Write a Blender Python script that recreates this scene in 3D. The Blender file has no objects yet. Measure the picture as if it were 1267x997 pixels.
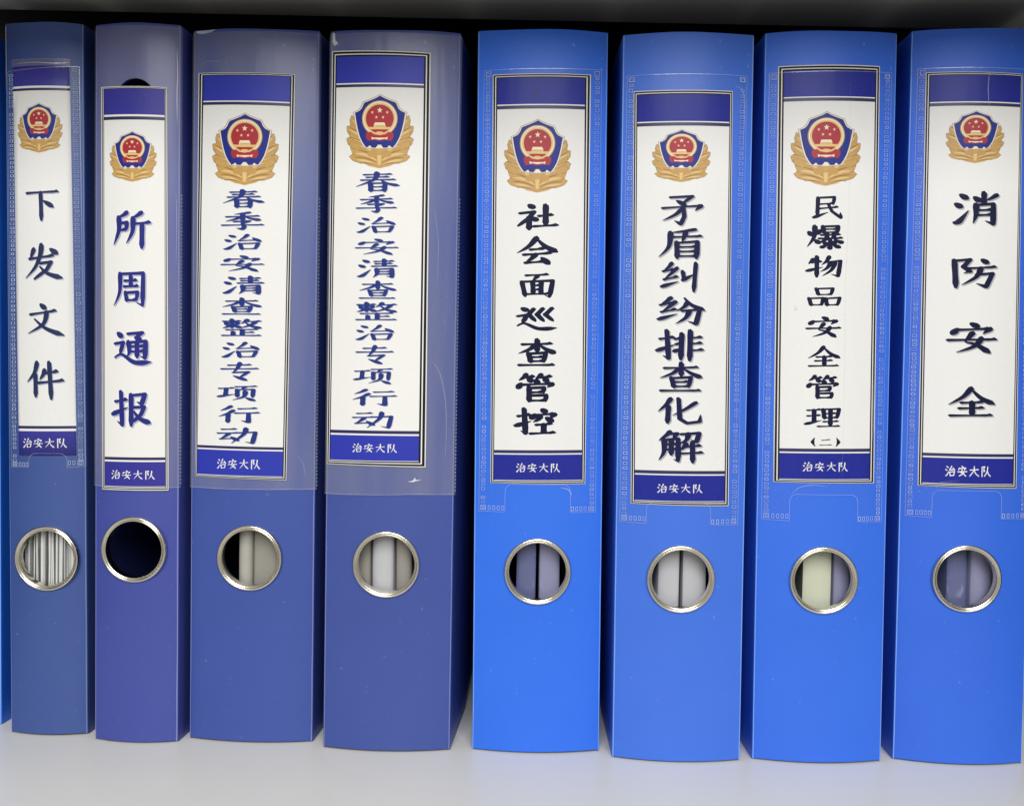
import bpy, bmesh, math, random
from mathutils import Vector, Matrix
from mathutils.geometry import delaunay_2d_cdt

random.seed(7)
scene = bpy.context.scene
COL = scene.collection
MM = 0.001

# ---------------------------------------------------------------- camera
CX, CY, CZ = 0.01135, -0.50007, 0.17568
PITCH, YAW, ROLL = 0.04026, -0.03831, 0.01413
cam_data = bpy.data.cameras.new('camera')
cam_data.sensor_width = 36.0
cam_data.lens = 1400.0 / 1267.0 * 36.0
cam_data.clip_start = 0.01
cam_data.clip_end = 50.0
cam = bpy.data.objects.new('camera', cam_data)
COL.objects.link(cam)
_f = Vector((math.sin(YAW) * math.cos(PITCH), math.cos(YAW) * math.cos(PITCH), -math.sin(PITCH)))
_r = Vector((math.cos(YAW), -math.sin(YAW), 0))
_u = _r.cross(_f)
_R = math.cos(ROLL) * _r + math.sin(ROLL) * _u
_U = -math.sin(ROLL) * _r + math.cos(ROLL) * _u
cam.matrix_world = Matrix(((_R.x, _U.x, -_f.x, CX), (_R.y, _U.y, -_f.y, CY), (_R.z, _U.z, -_f.z, CZ), (0, 0, 0, 1)))
scene.camera = cam

# ---------------------------------------------------------------- world, lamps, exposure
world = bpy.data.worlds.new('World')
scene.world = world
world.use_nodes = True
bg = world.node_tree.nodes['Background']
bg.inputs['Color'].default_value = (1.0, 0.96, 0.89, 1)
bg.inputs['Strength'].default_value = 0.42

def area_lamp(name, loc, aim, sx, sy, power, color):
    ld = bpy.data.lights.new(name, 'AREA')
    ld.shape = 'RECTANGLE'; ld.size = sx; ld.size_y = sy
    ld.energy = power; ld.color = color
    o = bpy.data.objects.new(name, ld); COL.objects.link(o)
    o.location = loc
    d = Vector(aim) - Vector(loc)
    o.rotation_euler = d.to_track_quat('-Z', 'Y').to_euler()
    return o
# the ceiling panel of the room, in front of the cabinet and above it
area_lamp('ceiling_lamp', (0.15, -2.7, 1.72), (0, 0, 0.1), 1.6, 1.7, 90.0, (0.98, 0.99, 1.0))

scene.view_settings.view_transform = 'Standard'
scene.view_settings.look = 'None'
scene.view_settings.exposure = 0.0
scene.view_settings.gamma = 1.0

# ---------------------------------------------------------------- materials
def new_mat(name):
    m = bpy.data.materials.new(name); m.use_nodes = True
    return m, m.node_tree, m.node_tree.nodes['Principled BSDF']

def plastic(name, col, rough=0.42, spec=0.4, mottle=0.08, bump=0.16, grain=1100):
    """moulded polypropylene: slight cloudiness, fine matt grain"""
    m, t, b = new_mat(name)
    tc = t.nodes.new('ShaderNodeTexCoord')
    n1 = t.nodes.new('ShaderNodeTexNoise'); n1.inputs['Scale'].default_value = 22; n1.inputs['Detail'].default_value = 5
    n2 = t.nodes.new('ShaderNodeTexNoise'); n2.inputs['Scale'].default_value = grain; n2.inputs['Detail'].default_value = 2
    t.links.new(tc.outputs['Object'], n1.inputs['Vector']); t.links.new(tc.outputs['Object'], n2.inputs['Vector'])
    mx = t.nodes.new('ShaderNodeMix'); mx.data_type = 'RGBA'
    mx.inputs[6].default_value = (*[c * (1 - mottle) for c in col], 1)
    mx.inputs[7].default_value = (*[min(1, c * (1 + mottle) + mottle * .03) for c in col], 1)
    t.links.new(n1.outputs['Fac'], mx.inputs[0]); t.links.new(mx.outputs[2], b.inputs['Base Color'])
    mr = t.nodes.new('ShaderNodeMapRange'); mr.inputs[3].default_value = rough - .06; mr.inputs[4].default_value = rough + .08
    t.links.new(n1.outputs['Fac'], mr.inputs[0]); t.links.new(mr.outputs[0], b.inputs['Roughness'])
    # sparse dust flecks and rubbed spots
    n3 = t.nodes.new('ShaderNodeTexNoise'); n3.inputs['Scale'].default_value = 420; n3.inputs['Detail'].default_value = 3
    t.links.new(tc.outputs['Object'], n3.inputs['Vector'])
    r3 = t.nodes.new('ShaderNodeMapRange'); r3.inputs[1].default_value = .70; r3.inputs[2].default_value = .80; r3.inputs[3].default_value = 0; r3.inputs[4].default_value = .16
    t.links.new(n3.outputs['Fac'], r3.inputs[0])
    m3 = t.nodes.new('ShaderNodeMix'); m3.data_type = 'RGBA'; m3.inputs[7].default_value = (.75, .78, .85, 1)
    t.links.new(r3.outputs[0], m3.inputs[0]); t.links.new(mx.outputs[2], m3.inputs[6]); t.links.new(m3.outputs[2], b.inputs['Base Color'])
    bp = t.nodes.new('ShaderNodeBump'); bp.inputs['Strength'].default_value = bump; bp.inputs['Distance'].default_value = 0.0003
    t.links.new(n2.outputs['Fac'], bp.inputs['Height']); t.links.new(bp.outputs[0], b.inputs['Normal'])
    b.inputs['Specular IOR Level'].default_value = spec
    return m

def printed(name, col, rough=0.5, spec=0.3, var=0.03, fibre=900):
    """print or bare paper: faint fibre in colour and relief"""
    m, t, b = new_mat(name)
    tc = t.nodes.new('ShaderNodeTexCoord')
    n1 = t.nodes.new('ShaderNodeTexNoise'); n1.inputs['Scale'].default_value = fibre; n1.inputs['Detail'].default_value = 4
    t.links.new(tc.outputs['Object'], n1.inputs['Vector'])
    mx = t.nodes.new('ShaderNodeMix'); mx.data_type = 'RGBA'
    mx.inputs[6].default_value = (*[c * (1 - var) for c in col], 1)
    mx.inputs[7].default_value = (*[min(1, c * (1 + var)) for c in col], 1)
    t.links.new(n1.outputs['Fac'], mx.inputs[0]); t.links.new(mx.outputs[2], b.inputs['Base Color'])
    b.inputs['Roughness'].default_value = rough
    b.inputs['Specular IOR Level'].default_value = spec
    return m

def clear_film(name, tint, haze, gloss=0.06, rough=0.25, streak=0.5):
    """clear pocket film: mostly see-through, a little milky, a weak sheen"""
    m = bpy.data.materials.new(name); m.use_nodes = True
    t = m.node_tree; t.nodes.clear()
    out = t.nodes.new('ShaderNodeOutputMaterial')
    tr = t.nodes.new('ShaderNodeBsdfTransparent'); tr.inputs[0].default_value = (0.985, 0.985, 0.99, 1)
    df = t.nodes.new('ShaderNodeBsdfDiffuse'); df.inputs[0].default_value = (*tint, 1)
    gl = t.nodes.new('ShaderNodeBsdfGlossy'); gl.inputs['Roughness'].default_value = rough
    gl.inputs['Color'].default_value = (0.9, 0.9, 0.9, 1)
    m1 = t.nodes.new('ShaderNodeMixShader'); m2 = t.nodes.new('ShaderNodeMixShader')
    tc = t.nodes.new('ShaderNodeTexCoord'); mp = t.nodes.new('ShaderNodeMapping')
    mp.inputs['Scale'].default_value = (1.0, 1.0, 0.12)
    n = t.nodes.new('ShaderNodeTexNoise'); n.inputs['Scale'].default_value = 60; n.inputs['Detail'].default_value = 3
    t.links.new(tc.outputs['Object'], mp.inputs[0]); t.links.new(mp.outputs[0], n.inputs['Vector'])
    mr = t.nodes.new('ShaderNodeMapRange'); mr.inputs[1].default_value = .3; mr.inputs[2].default_value = .7
    mr.inputs[3].default_value = haze * (1 - streak); mr.inputs[4].default_value = haze * (1 + streak)
    t.links.new(n.outputs['Fac'], mr.inputs[0]); t.links.new(mr.outputs[0], m1.inputs[0])
    t.links.new(tr.outputs[0], m1.inputs[1]); t.links.new(df.outputs[0], m1.inputs[2])
    n5 = t.nodes.new('ShaderNodeTexNoise'); n5.inputs['Scale'].default_value = 90; n5.inputs['Detail'].default_value = 2
    t.links.new(mp.outputs[0], n5.inputs['Vector'])
    bp = t.nodes.new('ShaderNodeBump'); bp.inputs['Strength'].default_value = .5; bp.inputs['Distance'].default_value = .0012
    t.links.new(n5.outputs['Fac'], bp.inputs['Height']); t.links.new(bp.outputs[0], gl.inputs['Normal'])
    m2.inputs[0].default_value = gloss
    t.links.new(m1.outputs[0], m2.inputs[1]); t.links.new(gl.outputs[0], m2.inputs[2])
    t.links.new(m2.outputs[0], out.inputs[0])
    return m

def nickel(name):
    m, t, b = new_mat(name)
    b.inputs['Base Color'].default_value = (0.74, 0.70, 0.60, 1)
    b.inputs['Metallic'].default_value = 1.0
    tc = t.nodes.new('ShaderNodeTexCoord')
    n = t.nodes.new('ShaderNodeTexNoise'); n.inputs['Scale'].default_value = 70; n.inputs['Detail'].default_value = 3
    t.links.new(tc.outputs['Object'], n.inputs['Vector'])
    mr = t.nodes.new('ShaderNodeMapRange'); mr.inputs[3].default_value = .12; mr.inputs[4].default_value = .26
    t.links.new(n.outputs['Fac'], mr.inputs[0]); t.links.new(mr.outputs[0], b.inputs['Roughness'])
    return m

COVER = {
    0: plastic('bright_blue_plastic', (0.014, 0.15, 0.72)),
    1: plastic('slate_blue_plastic', (0.044, 0.084, 0.275)),
    2: plastic('violet_blue_plastic', (0.050, 0.070, 0.315)),
    3: plastic('indigo_blue_plastic', (0.042, 0.078, 0.32)),
    4: plastic('dusky_blue_plastic', (0.044, 0.076, 0.30)),
    5: plastic('azure_blue_plastic', (0.024, 0.150, 0.74)),
    6: plastic('cornflower_blue_plastic', (0.046, 0.155, 0.66)),
    7: plastic('royal_blue_plastic', (0.031, 0.143, 0.70)),
    8: plastic('deep_azure_plastic', (0.029, 0.130, 0.66)),
}
M = {
    'paper': printed('white_card', (0.80, 0.79, 0.75), .55, .25),
    'trim': printed('white_card_edge', (0.82, 0.80, 0.76), .5, .3),
    'black': printed('black_print', (0.010, 0.009, 0.010), .5, .15),
    'grey': printed('grey_print', (0.20, 0.17, 0.16), .4, .4),
    'navy_a': printed('navy_print', (0.020, 0.018, 0.085), .4, .4),
    'blue_a': printed('blue_print_violet', (0.036, 0.034, 0.28), .42, .25),
    'blue_b': printed('blue_print_cobalt', (0.026, 0.038, 0.38), .42, .25),
    'blue_c': printed('blue_print_deep', (0.008, 0.015, 0.26), .42, .2),
    'ink_a': printed('slate_ink', (0.016, 0.026, 0.085), .5, .15),
    'ink_b': printed('violet_ink', (0.022, 0.026, 0.19), .5, .15),
    'ink_c': printed('blue_ink', (0.018, 0.036, 0.19), .5, .15),
    'ink_d': printed('midnight_ink', (0.005, 0.007, 0.034), .55, .08),
    'ink_e': printed('dark_navy_ink', (0.008, 0.010, 0.055), .55, .08),
    'echo': printed('lilac_grey_ink', (0.42, 0.42, 0.52), .5, .3),
    'echo_b': printed('grey_ink', (0.40, 0.39, 0.40), .5, .3),
    'smudge': printed('faint_ink', (0.028, 0.025, 0.12), .5, .3),
    'speck': printed('dust_speck', (0.28, 0.26, 0.24), .7, .2),
    'e_rim': printed('emblem_silver', (0.34, 0.31, 0.27), .5, .3),
    'e_blue': printed('emblem_blue', (0.014, 0.026, 0.22), .5, .2),
    'e_gold': printed('emblem_gold', (0.54, 0.33, 0.10), .5, .3, .08, 500),
    'e_pale': printed('emblem_pale_gold', (0.72, 0.50, 0.20), .5, .3, .06, 500),
    'e_dark': printed('emblem_dark_gold', (0.24, 0.13, 0.045), .5, .3, .08, 500),
    'e_mid': printed('emblem_mid_gold', (0.52, 0.30, 0.085), .5, .3, .08, 500),
    'e_red': printed('emblem_red', (0.38, 0.020, 0.026), .5, .3),
    'e_cream': printed('emblem_cream', (0.85, 0.72, 0.52), .5, .3),
    'e_pink': printed('emblem_pink', (0.78, 0.34, 0.28), .5, .3),
    'metal': nickel('brushed_nickel'),
    'pocket': clear_film('clear_pocket_film', (0.60, 0.66, 0.82), 0.010, 0.004),
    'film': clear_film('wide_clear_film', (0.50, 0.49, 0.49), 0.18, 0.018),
    'seam': clear_film('film_weld', (0.66, 0.77, 0.95), 0.66, 0.05),
    'rim': clear_film('film_edge', (0.72, 0.76, 0.90), 0.24, 0.10),
    'scuff': clear_film('white_scuff', (0.82, 0.84, 0.88), 0.62, 0.05),
}

# ---------------------------------------------------------------- object helpers
def link(name, me, parent=None, mats=()):
    o = bpy.data.objects.new(name, me)
    COL.objects.link(o)
    for m in mats: me.materials.append(m)
    if parent is not None: o.parent = parent
    return o

def describe(o, label=None, category=None, group=None, kind=None):
    if label: o['label'] = label
    if category: o['category'] = category
    if group: o['group'] = group
    if kind: o['kind'] = kind
    return o

def smooth(me, angle=35):
    me.shade_smooth()
    me.set_sharp_from_angle(angle=math.radians(angle))

def mesh_from(name, verts, faces, mats=(), idx=None, parent=None, smooth_angle=None):
    me = bpy.data.meshes.new(name)
    me.from_pydata(verts, [], faces)
    me.update()
    if idx: me.polygons.foreach_set('material_index', idx)
    if smooth_angle: smooth(me, smooth_angle)
    return link(name, me, parent, mats)

def ccw(p):
    a = sum(p[i][0] * p[(i + 1) % len(p)][1] - p[(i + 1) % len(p)][0] * p[i][1] for i in range(len(p)))
    return p if a > 0 else list(reversed(p))

def paint(polys, cut_u=(), cut_v=(), holes=()):
    """polys: list of (colour, outline) painted in order, later over earlier. Returns one flat,
    non-overlapping triangulation (verts, tris, colours), cut along the given u and v lines."""
    vs, es, fs = [], [], []
    for c, p in list(polys) + [(None, h) for h in holes]:
        p = ccw(p); b = len(vs); vs += [Vector((x, y)) for x, y in p]; fs.append(list(range(b, b + len(p))))
    x0 = min(v.x for v in vs) - 1; x1 = max(v.x for v in vs) + 1
    y0 = min(v.y for v in vs) - 1; y1 = max(v.y for v in vs) + 1
    for u in cut_u:
        if x0 < u < x1: es.append((len(vs), len(vs) + 1)); vs += [Vector((u, y0)), Vector((u, y1))]
    for v in cut_v:
        if y0 < v < y1: es.append((len(vs), len(vs) + 1)); vs += [Vector((x0, v)), Vector((x1, v))]
    V, E, F, ov, oe, of = delaunay_2d_cdt(vs, es, fs, 0, 1e-5)
    n = len(polys); tris, cols = [], []
    for f, o in zip(F, of):
        if not o or max(o) >= n: continue
        tris.append(tuple(f)); cols.append(polys[max(o)][0])
    return [(v.x, v.y) for v in V], tris, cols

# ---------------------------------------------------------------- brush lettering
# every character on a 100 x 100 grid, y down; h level stroke, s upright, p left sweep, n right sweep,
# d dot, t rising flick, k turning stroke, g turning stroke ending in a hook
GLYPH = {
'下': 'h 4,16 96,10;s 46,14 47,98;d 52,38 80,56',
'发': 'p 26,14 16,42;h 14,42 76,32;p 46,2 42,32 28,66 2,96;k 42,54 70,50 58,72 26,98;n 40,62 60,82 98,95;d 66,12 84,26',
'文': 'd 36,2 50,16;h 10,34 78,22;p 54,26 44,62 2,90;n 20,46 50,74 98,95',
'件': 'p 30,2 22,30 2,54;s 25,32 25,92;p 50,22 46,34 36,48;h 48,31 84,25;h 32,56 98,49;s 62,2 66,98',
'所': 'p 38,2 30,9 14,17;p 16,16 16,52 2,92;k 18,33 38,30 36,50;h 18,52 36,50;p 76,2 66,10 52,18;p 54,18 52,56 36,88;h 56,34 98,29;s 77,34 76,100',
'周': 'p 22,6 20,58 2,96;g 22,7 90,4 88,94 70,86;h 36,26 72,24;s 54,12 54,42;h 34,42 76,40;s 38,58 42,82;k 40,59 74,57 70,80;h 42,80 70,79',
'通': 'd 10,4 22,16;k 4,36 26,32 18,62;n 2,76 22,66 56,88 98,86;k 38,8 76,4 58,18;d 56,16 70,24;p 40,30 42,60 34,74;g 42,32 84,28 82,76 70,70;h 42,44 80,42;h 42,58 80,56;s 62,30 62,74',
'报': 'h 10,30 40,24;g 24,2 27,96 14,86;t 2,66 42,46;s 50,10 50,98;g 50,12 84,8 76,36 64,30;k 52,46 82,44 74,66 54,88;n 56,56 72,78 98,90',
'春': 'h 20,14 80,10;h 26,27 74,24;h 14,41 88,37;p 48,2 42,38 2,73;n 56,38 70,56 98,68;s 34,54 35,98;k 36,57 66,55 65,98;h 36,75 64,74;h 36,93 64,92',
'季': 'p 66,4 52,10 30,15;h 12,29 88,23;s 50,10 50,48;p 46,28 32,42 10,53;n 54,26 70,38 92,46;k 30,55 66,51 50,64;g 50,62 54,84 50,96 36,90;h 2,75 98,71',
'治': 'd 14,6 30,18;d 4,34 18,46;t 5,94 14,90 36,56;p 64,2 56,20 42,38;h 42,41 92,35;d 76,20 96,44;s 44,58 50,97;k 46,60 92,55 84,92;h 50,92 86,90',
'安': 'd 44,2 60,13;d 22,18 10,36;h 20,24 84,19;t 86,18 70,36;p 50,32 42,48 34,62;n 36,62 58,70 86,96;p 68,48 54,74 18,94;h 2,56 98,52',
'清': 'd 14,6 28,18;d 4,32 18,44;t 5,93 14,88 34,56;h 44,14 90,10;h 46,26 86,23;h 38,39 98,36;s 67,2 67,38;p 49,52 49,80 40,97;g 50,54 86,50 86,95 72,89;h 50,67 84,65;h 50,80 84,78',
'查': 'h 12,20 88,16;s 50,2 50,46;p 46,20 30,38 2,54;n 54,20 74,38 98,52;s 28,52 34,86;k 30,54 72,50 67,84;h 36,67 66,66;h 36,82 68,81;h 4,97 94,95',
'整': 'h 6,14 48,11;s 12,21 15,35;k 13,22 42,20 40,33;h 14,34 42,32;s 27,2 27,52;p 24,36 16,46 4,54;d 32,38 48,50;p 64,2 58,16 48,26;h 60,14 96,10;p 84,13 72,34 44,54;n 60,20 74,40 98,52;h 14,63 88,59;s 52,62 52,94;h 54,78 80,76;s 30,74 30,94;h 4,97 96,94',
'专': 'h 22,17 80,12;h 4,38 98,33;p 52,2 46,30 34,57;k 34,57 74,52 54,80;d 34,74 68,98',
'项': 'h 4,22 42,17;s 22,20 20,66;t 2,74 44,56;h 46,9 98,4;p 70,8 62,22;s 50,26 50,74;k 50,27 90,24 88,74;p 70,36 66,72 38,94;d 70,76 92,96',
'行': 'p 32,2 22,16 6,30;p 38,26 24,46 2,64;s 25,48 24,98;h 50,17 92,12;h 42,43 98,38;g 73,42 73,94 56,86',
'动': 'h 12,14 48,10;h 2,38 54,33;p 30,38 20,56 8,72;h 8,72 46,66;d 34,56 52,80;g 52,33 95,27 88,94 70,86;p 72,4 66,42 36,96',
'社': 'd 26,2 38,14;k 6,36 40,30 26,56 2,84;s 28,52 28,98;d 34,52 46,62;h 52,46 86,41;s 68,4 68,82;h 40,86 98,80',
'会': 'p 48,2 30,34 2,60;n 48,6 68,34 98,56;h 34,47 66,43;h 18,66 82,59;p 46,64 36,80 22,95;h 22,96 68,90;d 58,74 76,98',
'面': 'h 18,7 82,2;p 52,8 38,28;s 6,34 16,96;g 8,34 95,28 86,98 72,90;s 37,32 39,86;s 62,32 61,86;h 39,50 60,49;h 39,68 60,67;h 16,87 86,84',
'巡': 'k 42,6 30,30 46,58;k 64,4 50,30 66,58;k 86,2 70,30 88,56;d 12,2 26,14;k 4,38 26,32 16,64;n 2,80 20,68 54,90 98,86',
'管': 'p 24,2 18,12 4,24;h 20,12 46,9;d 28,14 38,26;p 64,2 58,10 48,20;h 60,12 92,8;d 70,13 80,25;d 46,22 56,31;d 12,32 2,50;h 12,39 94,34;t 95,34 80,48;s 32,46 32,98;k 34,50 72,48 70,66;h 34,66 70,64;k 34,77 78,75 76,96;h 34,95 76,94',
'控': 'h 8,30 38,24;g 22,2 26,94 14,84;t 2,66 40,48;d 64,2 74,13;d 50,20 40,38;h 48,25 96,20;t 97,20 84,38;p 62,30 56,42 44,52;d 74,32 90,48;h 52,62 90,57;s 70,60 70,92;h 38,95 98,90',
'矛': 'k 22,6 76,2 52,26;d 36,16 58,32;h 4,43 98,34;t 98,33 82,52;g 54,38 56,72 48,98 32,86;p 50,46 34,66 4,86',
'盾': 'p 84,2 50,10 26,13;p 28,12 24,60 2,94;h 30,28 98,24;p 62,12 58,28 54,44;s 42,44 43,98;g 44,47 88,42 86,98 80,92;h 44,61 86,59;h 44,76 86,74;h 44,91 86,90',
'纠': 'p 28,2 20,16 6,30;h 6,30 34,24;p 42,18 26,38 8,58;h 8,58 44,48;t 2,82 46,64;s 56,30 60,58;t 56,60 88,38;s 90,2 85,98',
'纷': 'p 26,2 18,14 4,28;h 4,29 30,22;p 36,16 22,36 6,54;h 6,54 38,44;t 0,80 40,60;p 62,18 54,36 38,50;n 54,2 70,28 100,48;g 50,50 88,44 80,96 62,86;p 66,48 58,74 36,96',
'排': 'h 8,30 38,24;g 22,2 26,94 14,84;t 2,68 40,48;s 54,12 52,97;h 40,30 54,28;h 42,47 54,45;t 38,70 54,60;s 72,2 71,100;h 74,26 97,23;h 74,45 97,42;h 74,67 100,64',
'化': 'p 30,2 20,26 2,52;s 25,30 23,94;p 86,16 64,40 34,66;g 47,2 50,78 66,94 94,88 96,62',
'解': 'p 26,2 20,12 2,32;k 22,10 42,8 34,22;p 14,28 13,68 2,94;g 16,29 44,25 44,96 34,90;h 16,44 44,42;h 16,60 44,58;s 29,27 29,76;g 50,10 90,6 84,34 72,28;p 66,8 62,28 46,42;p 62,40 56,52 48,62;h 60,50 94,46;h 44,72 98,68;s 75,36 76,100',
'民': 'k 18,7 74,3 70,36;h 20,36 70,32;s 20,6 18,86;t 6,96 18,90 54,72;h 22,56 86,48;g 54,36 66,68 96,97 94,72',
'爆': 'd 4,24 14,42;d 38,16 28,36;p 22,2 20,50 2,92;d 22,60 34,76;s 44,3 46,32;k 44,4 86,2 84,30;h 46,16 84,15;h 46,29 84,28;h 40,41 92,38;s 55,32 55,54;s 74,32 74,54;h 34,56 98,53;p 54,56 44,68 34,76;n 74,56 84,66 100,74;g 64,58 64,98 54,92;d 46,72 56,82;t 40,94 58,84;d 82,64 72,78;d 72,82 90,94',
'物': 'p 18,14 12,26 4,38;h 14,31 42,26;s 28,2 28,98;t 0,70 46,52;p 64,2 56,24 42,42;g 58,29 97,22 90,94 70,85;p 68,30 58,56 38,74;p 82,30 70,66 44,94',
'品': 's 24,4 31,40;k 26,6 76,3 70,38;h 31,38 71,36;s 2,56 9,97;k 4,58 46,55 41,94;h 9,93 44,92;s 54,56 58,97;k 56,58 98,53 91,94;h 59,93 93,91',
'全': 'p 48,2 32,32 2,60;n 48,6 68,36 98,58;h 28,53 72,50;h 24,72 74,69;s 50,50 50,94;h 6,97 92,94',
'理': 'h 6,13 44,8;h 6,42 42,38;s 24,10 24,76;t 0,84 46,64;s 50,6 54,56;k 52,7 96,4 90,52;h 56,29 88,27;h 56,51 90,49;s 71,8 71,94;h 52,71 94,68;h 36,96 98,93',
'消': 'd 14,6 30,20;d 4,34 18,46;t 5,94 14,90 34,56;s 67,2 67,36;d 44,14 58,28;p 96,8 84,18 72,26;p 50,38 50,70 44,96;g 50,40 88,36 88,97 70,88;h 52,56 86,54;h 52,71 86,69',
'防': 's 6,6 10,98;g 8,8 40,4 26,28 40,44 26,50;d 64,2 78,15;h 34,34 98,28;g 54,55 90,50 76,95 54,84;p 64,32 54,62 22,90',
'大': 'h 6,37 94,31;p 50,2 46,42 4,94;n 50,38 66,70 98,94',
'队': 's 10,6 10,98;g 12,8 38,4 26,28 38,44 24,50;p 70,4 62,52 36,94;n 66,42 78,74 100,94',
'二': 'q 10,0 2,50 12,100;q 90,0 98,50 88,100;h 38,30 66,22;h 30,84 72,80',
}
PROFILE = {
    'h': [(0, .95), (.06, 1.0), (.2, .72), (.5, .66), (.8, .80), (.93, 1.12), (1, .55)],
    's': [(0, .95), (.05, 1.25), (.2, 1.0), (.6, .95), (.9, 1.12), (1, .6)],
    'p': [(0, 1.0), (.1, 1.2), (.35, 1.0), (.7, .75), (1, .18)],
    'n': [(0, .4), (.3, .75), (.6, 1.05), (.82, 1.35), (1, .22)],
    'd': [(0, .3), (.35, 1.05), (.75, 1.4), (1, .8)],
    't': [(0, .9), (.2, 1.25), (.5, .85), (1, .18)],
    'k': [(0, .9), (.1, .9), (.5, .95), (.85, .95), (1, .55)],
    'g': [(0, .9), (.1, .85), (.5, 1.0), (.8, 1.1), (1, .2)],
    'q': [(0, .2), (.5, 1.1), (1, .2)],
}
def spline(pts, n=5):
    if len(pts) < 3: 
        (a, b), (c, d) = pts
        return [(a + (c - a) * i / 6, b + (d - b) * i / 6) for i in range(7)]
    P = [pts[0]] + pts + [pts[-1]]; out = []
    for i in range(1, len(P) - 2):
        p0, p1, p2, p3 = P[i - 1:i + 3]
        for j in range(n):
            t = j / n
            out.append(tuple(.5 * (2 * p1[k] + (p2[k] - p0[k]) * t + (2 * p0[k] - 5 * p1[k] + 4 * p2[k] - p3[k]) * t * t
                                   + (3 * p1[k] - p0[k] - 3 * p2[k] + p3[k]) * t ** 3) for k in (0, 1)))
    out.append(pts[-1])
    return out
def corners(pts, n=4):
    out = []
    for a, b in zip(pts, pts[1:]):
        out += [(a[0] + (b[0] - a[0]) * i / n, a[1] + (b[1] - a[1]) * i / n) for i in range(n)]
    return out + [pts[-1]]
def prof(kind, t):
    P = PROFILE[kind]
    for (a, wa), (b, wb) in zip(P, P[1:]):
        if t <= b: return wa + (wb - wa) * (t - a) / (b - a)
    return P[-1][1]
def stroke_shapes(kind, pts, W, plain):
    path = corners(pts) if kind in 'kg' else spline(pts)
    L = [0]
    for a, b in zip(path, path[1:]): L.append(L[-1] + math.hypot(b[0] - a[0], b[1] - a[1]))
    # level strokes are drawn thinner than upright ones
    shapes = []
    R = []
    for i, l in enumerate(L):
        a = path[max(0, i - 1)]; b = path[min(len(path) - 1, i + 1)]
        dx, dy = abs(b[0] - a[0]), abs(b[1] - a[1]); lev = dx / (dx + dy + 1e-6)
        w = W * (1.0 - .26 * lev)
        if kind in 'dnt': w = W * (1 - .08 * lev)
        R.append(W * .42 if plain else .5 * w * prof(kind, l / L[-1]))
    for i, (a, b) in enumerate(zip(path, path[1:])):
        d = math.hypot(b[0] - a[0], b[1] - a[1])
        if d < 1e-6: continue
        nx, ny = -(b[1] - a[1]) / d, (b[0] - a[0]) / d
        ra, rb = R[i], R[i + 1]
        shapes.append([(a[0] + nx * ra, a[1] + ny * ra), (b[0] + nx * rb, b[1] + ny * rb), (b[0] - nx * rb, b[1] - ny * rb), (a[0] - nx * ra, a[1] - ny * ra)])
    for i in range(1, len(path) - 1):
        r = R[i]; x, y = path[i]
        shapes.append([(x + r * math.cos(k * math.pi / 4 + .2), y + r * math.sin(k * math.pi / 4 + .2)) for k in range(8)])
    for i in (0, len(path) - 1):                                   # blunt, slightly slanted brush ends
        r = R[i] * (1.0 if not plain else .8); x, y = path[i]
        if r > W * .2: shapes.append([(x - r * 1.0, y - r * .5), (x + r * .1, y - r * 1.0), (x + r * 1.0, y + r * .35), (x + r * .2, y + r * .95), (x - r * .7, y + r * .6)])
    if kind == 'h' and not plain:                                  # the pressed end of a level stroke
        r = W * .5; x, y = path[-1]
        shapes.append([(x - r * 1.9, y - r * .45), (x - r * .7, y - r * 1.0), (x + r * .35, y - r * .1), (x - r * .2, y + r * .62), (x - r * 1.5, y + r * .45)])
    return shapes
def glyph_shapes(ch, W=11.0, plain=False):
    out = []
    for s in GLYPH[ch].split(';'):
        a = s.split(); out += stroke_shapes(a[0], [tuple(float(q) for q in p.split(',')) for p in a[1:]], W, plain)
    return out
def fit_shapes(shapes, cx, cy, w, h, shear=0.0):
    """map the 0..100 grid onto a box centred at cx, cy (mm, v up)"""
    return [[(cx + (x - 50) / 100 * w + shear * (50 - y) / 100 * h, cy + (50 - y) / 100 * h) for x, y in s] for s in shapes]

# ---------------------------------------------------------------- measured sizes, all in mm on each spine
D = {}
D[1] = {'pos': (-218.86, 5.68), 'yaw': 0.00288, 'lean': -0.00482, 'w': 35.55, 'H': 321.84, 's': 3.08, 'outer': [(-13.72, 305.2), (12.18, 305.44), (14.11, 128.35), (-12.03, 128.13)], 'inner': [(-13.72, 305.2), (12.18, 305.44), (14.11, 128.35), (-12.03, 128.13)], 'lines': [0.06545, 0.07093, 0.07093, 0.0772, 0.92416, 0.93139, 0.93139, 0.9376], 'emblem': (-1.09, 275.08, 21.4, 22.25), 'text': [('下', 0.08, 241.07, 16.38, 15.62), ('发', 0.42, 215.43, 18.69, 17.02), ('文', 1.16, 189.37, 18.24, 16.26), ('件', 0.72, 162.11, 18.23, 18.15)], 'foot': (0.11, 133.84, 19.94, 4.65), 'ring': (0.89, 81.45, 29.64, 30.92), 'pocket': [(-16.22, 300.35), (16.08, 302.66), (17.58, 123.34), (-15.83, 122.44)], 'cut': (-6.84, 10.22, 129.23)}
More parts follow.
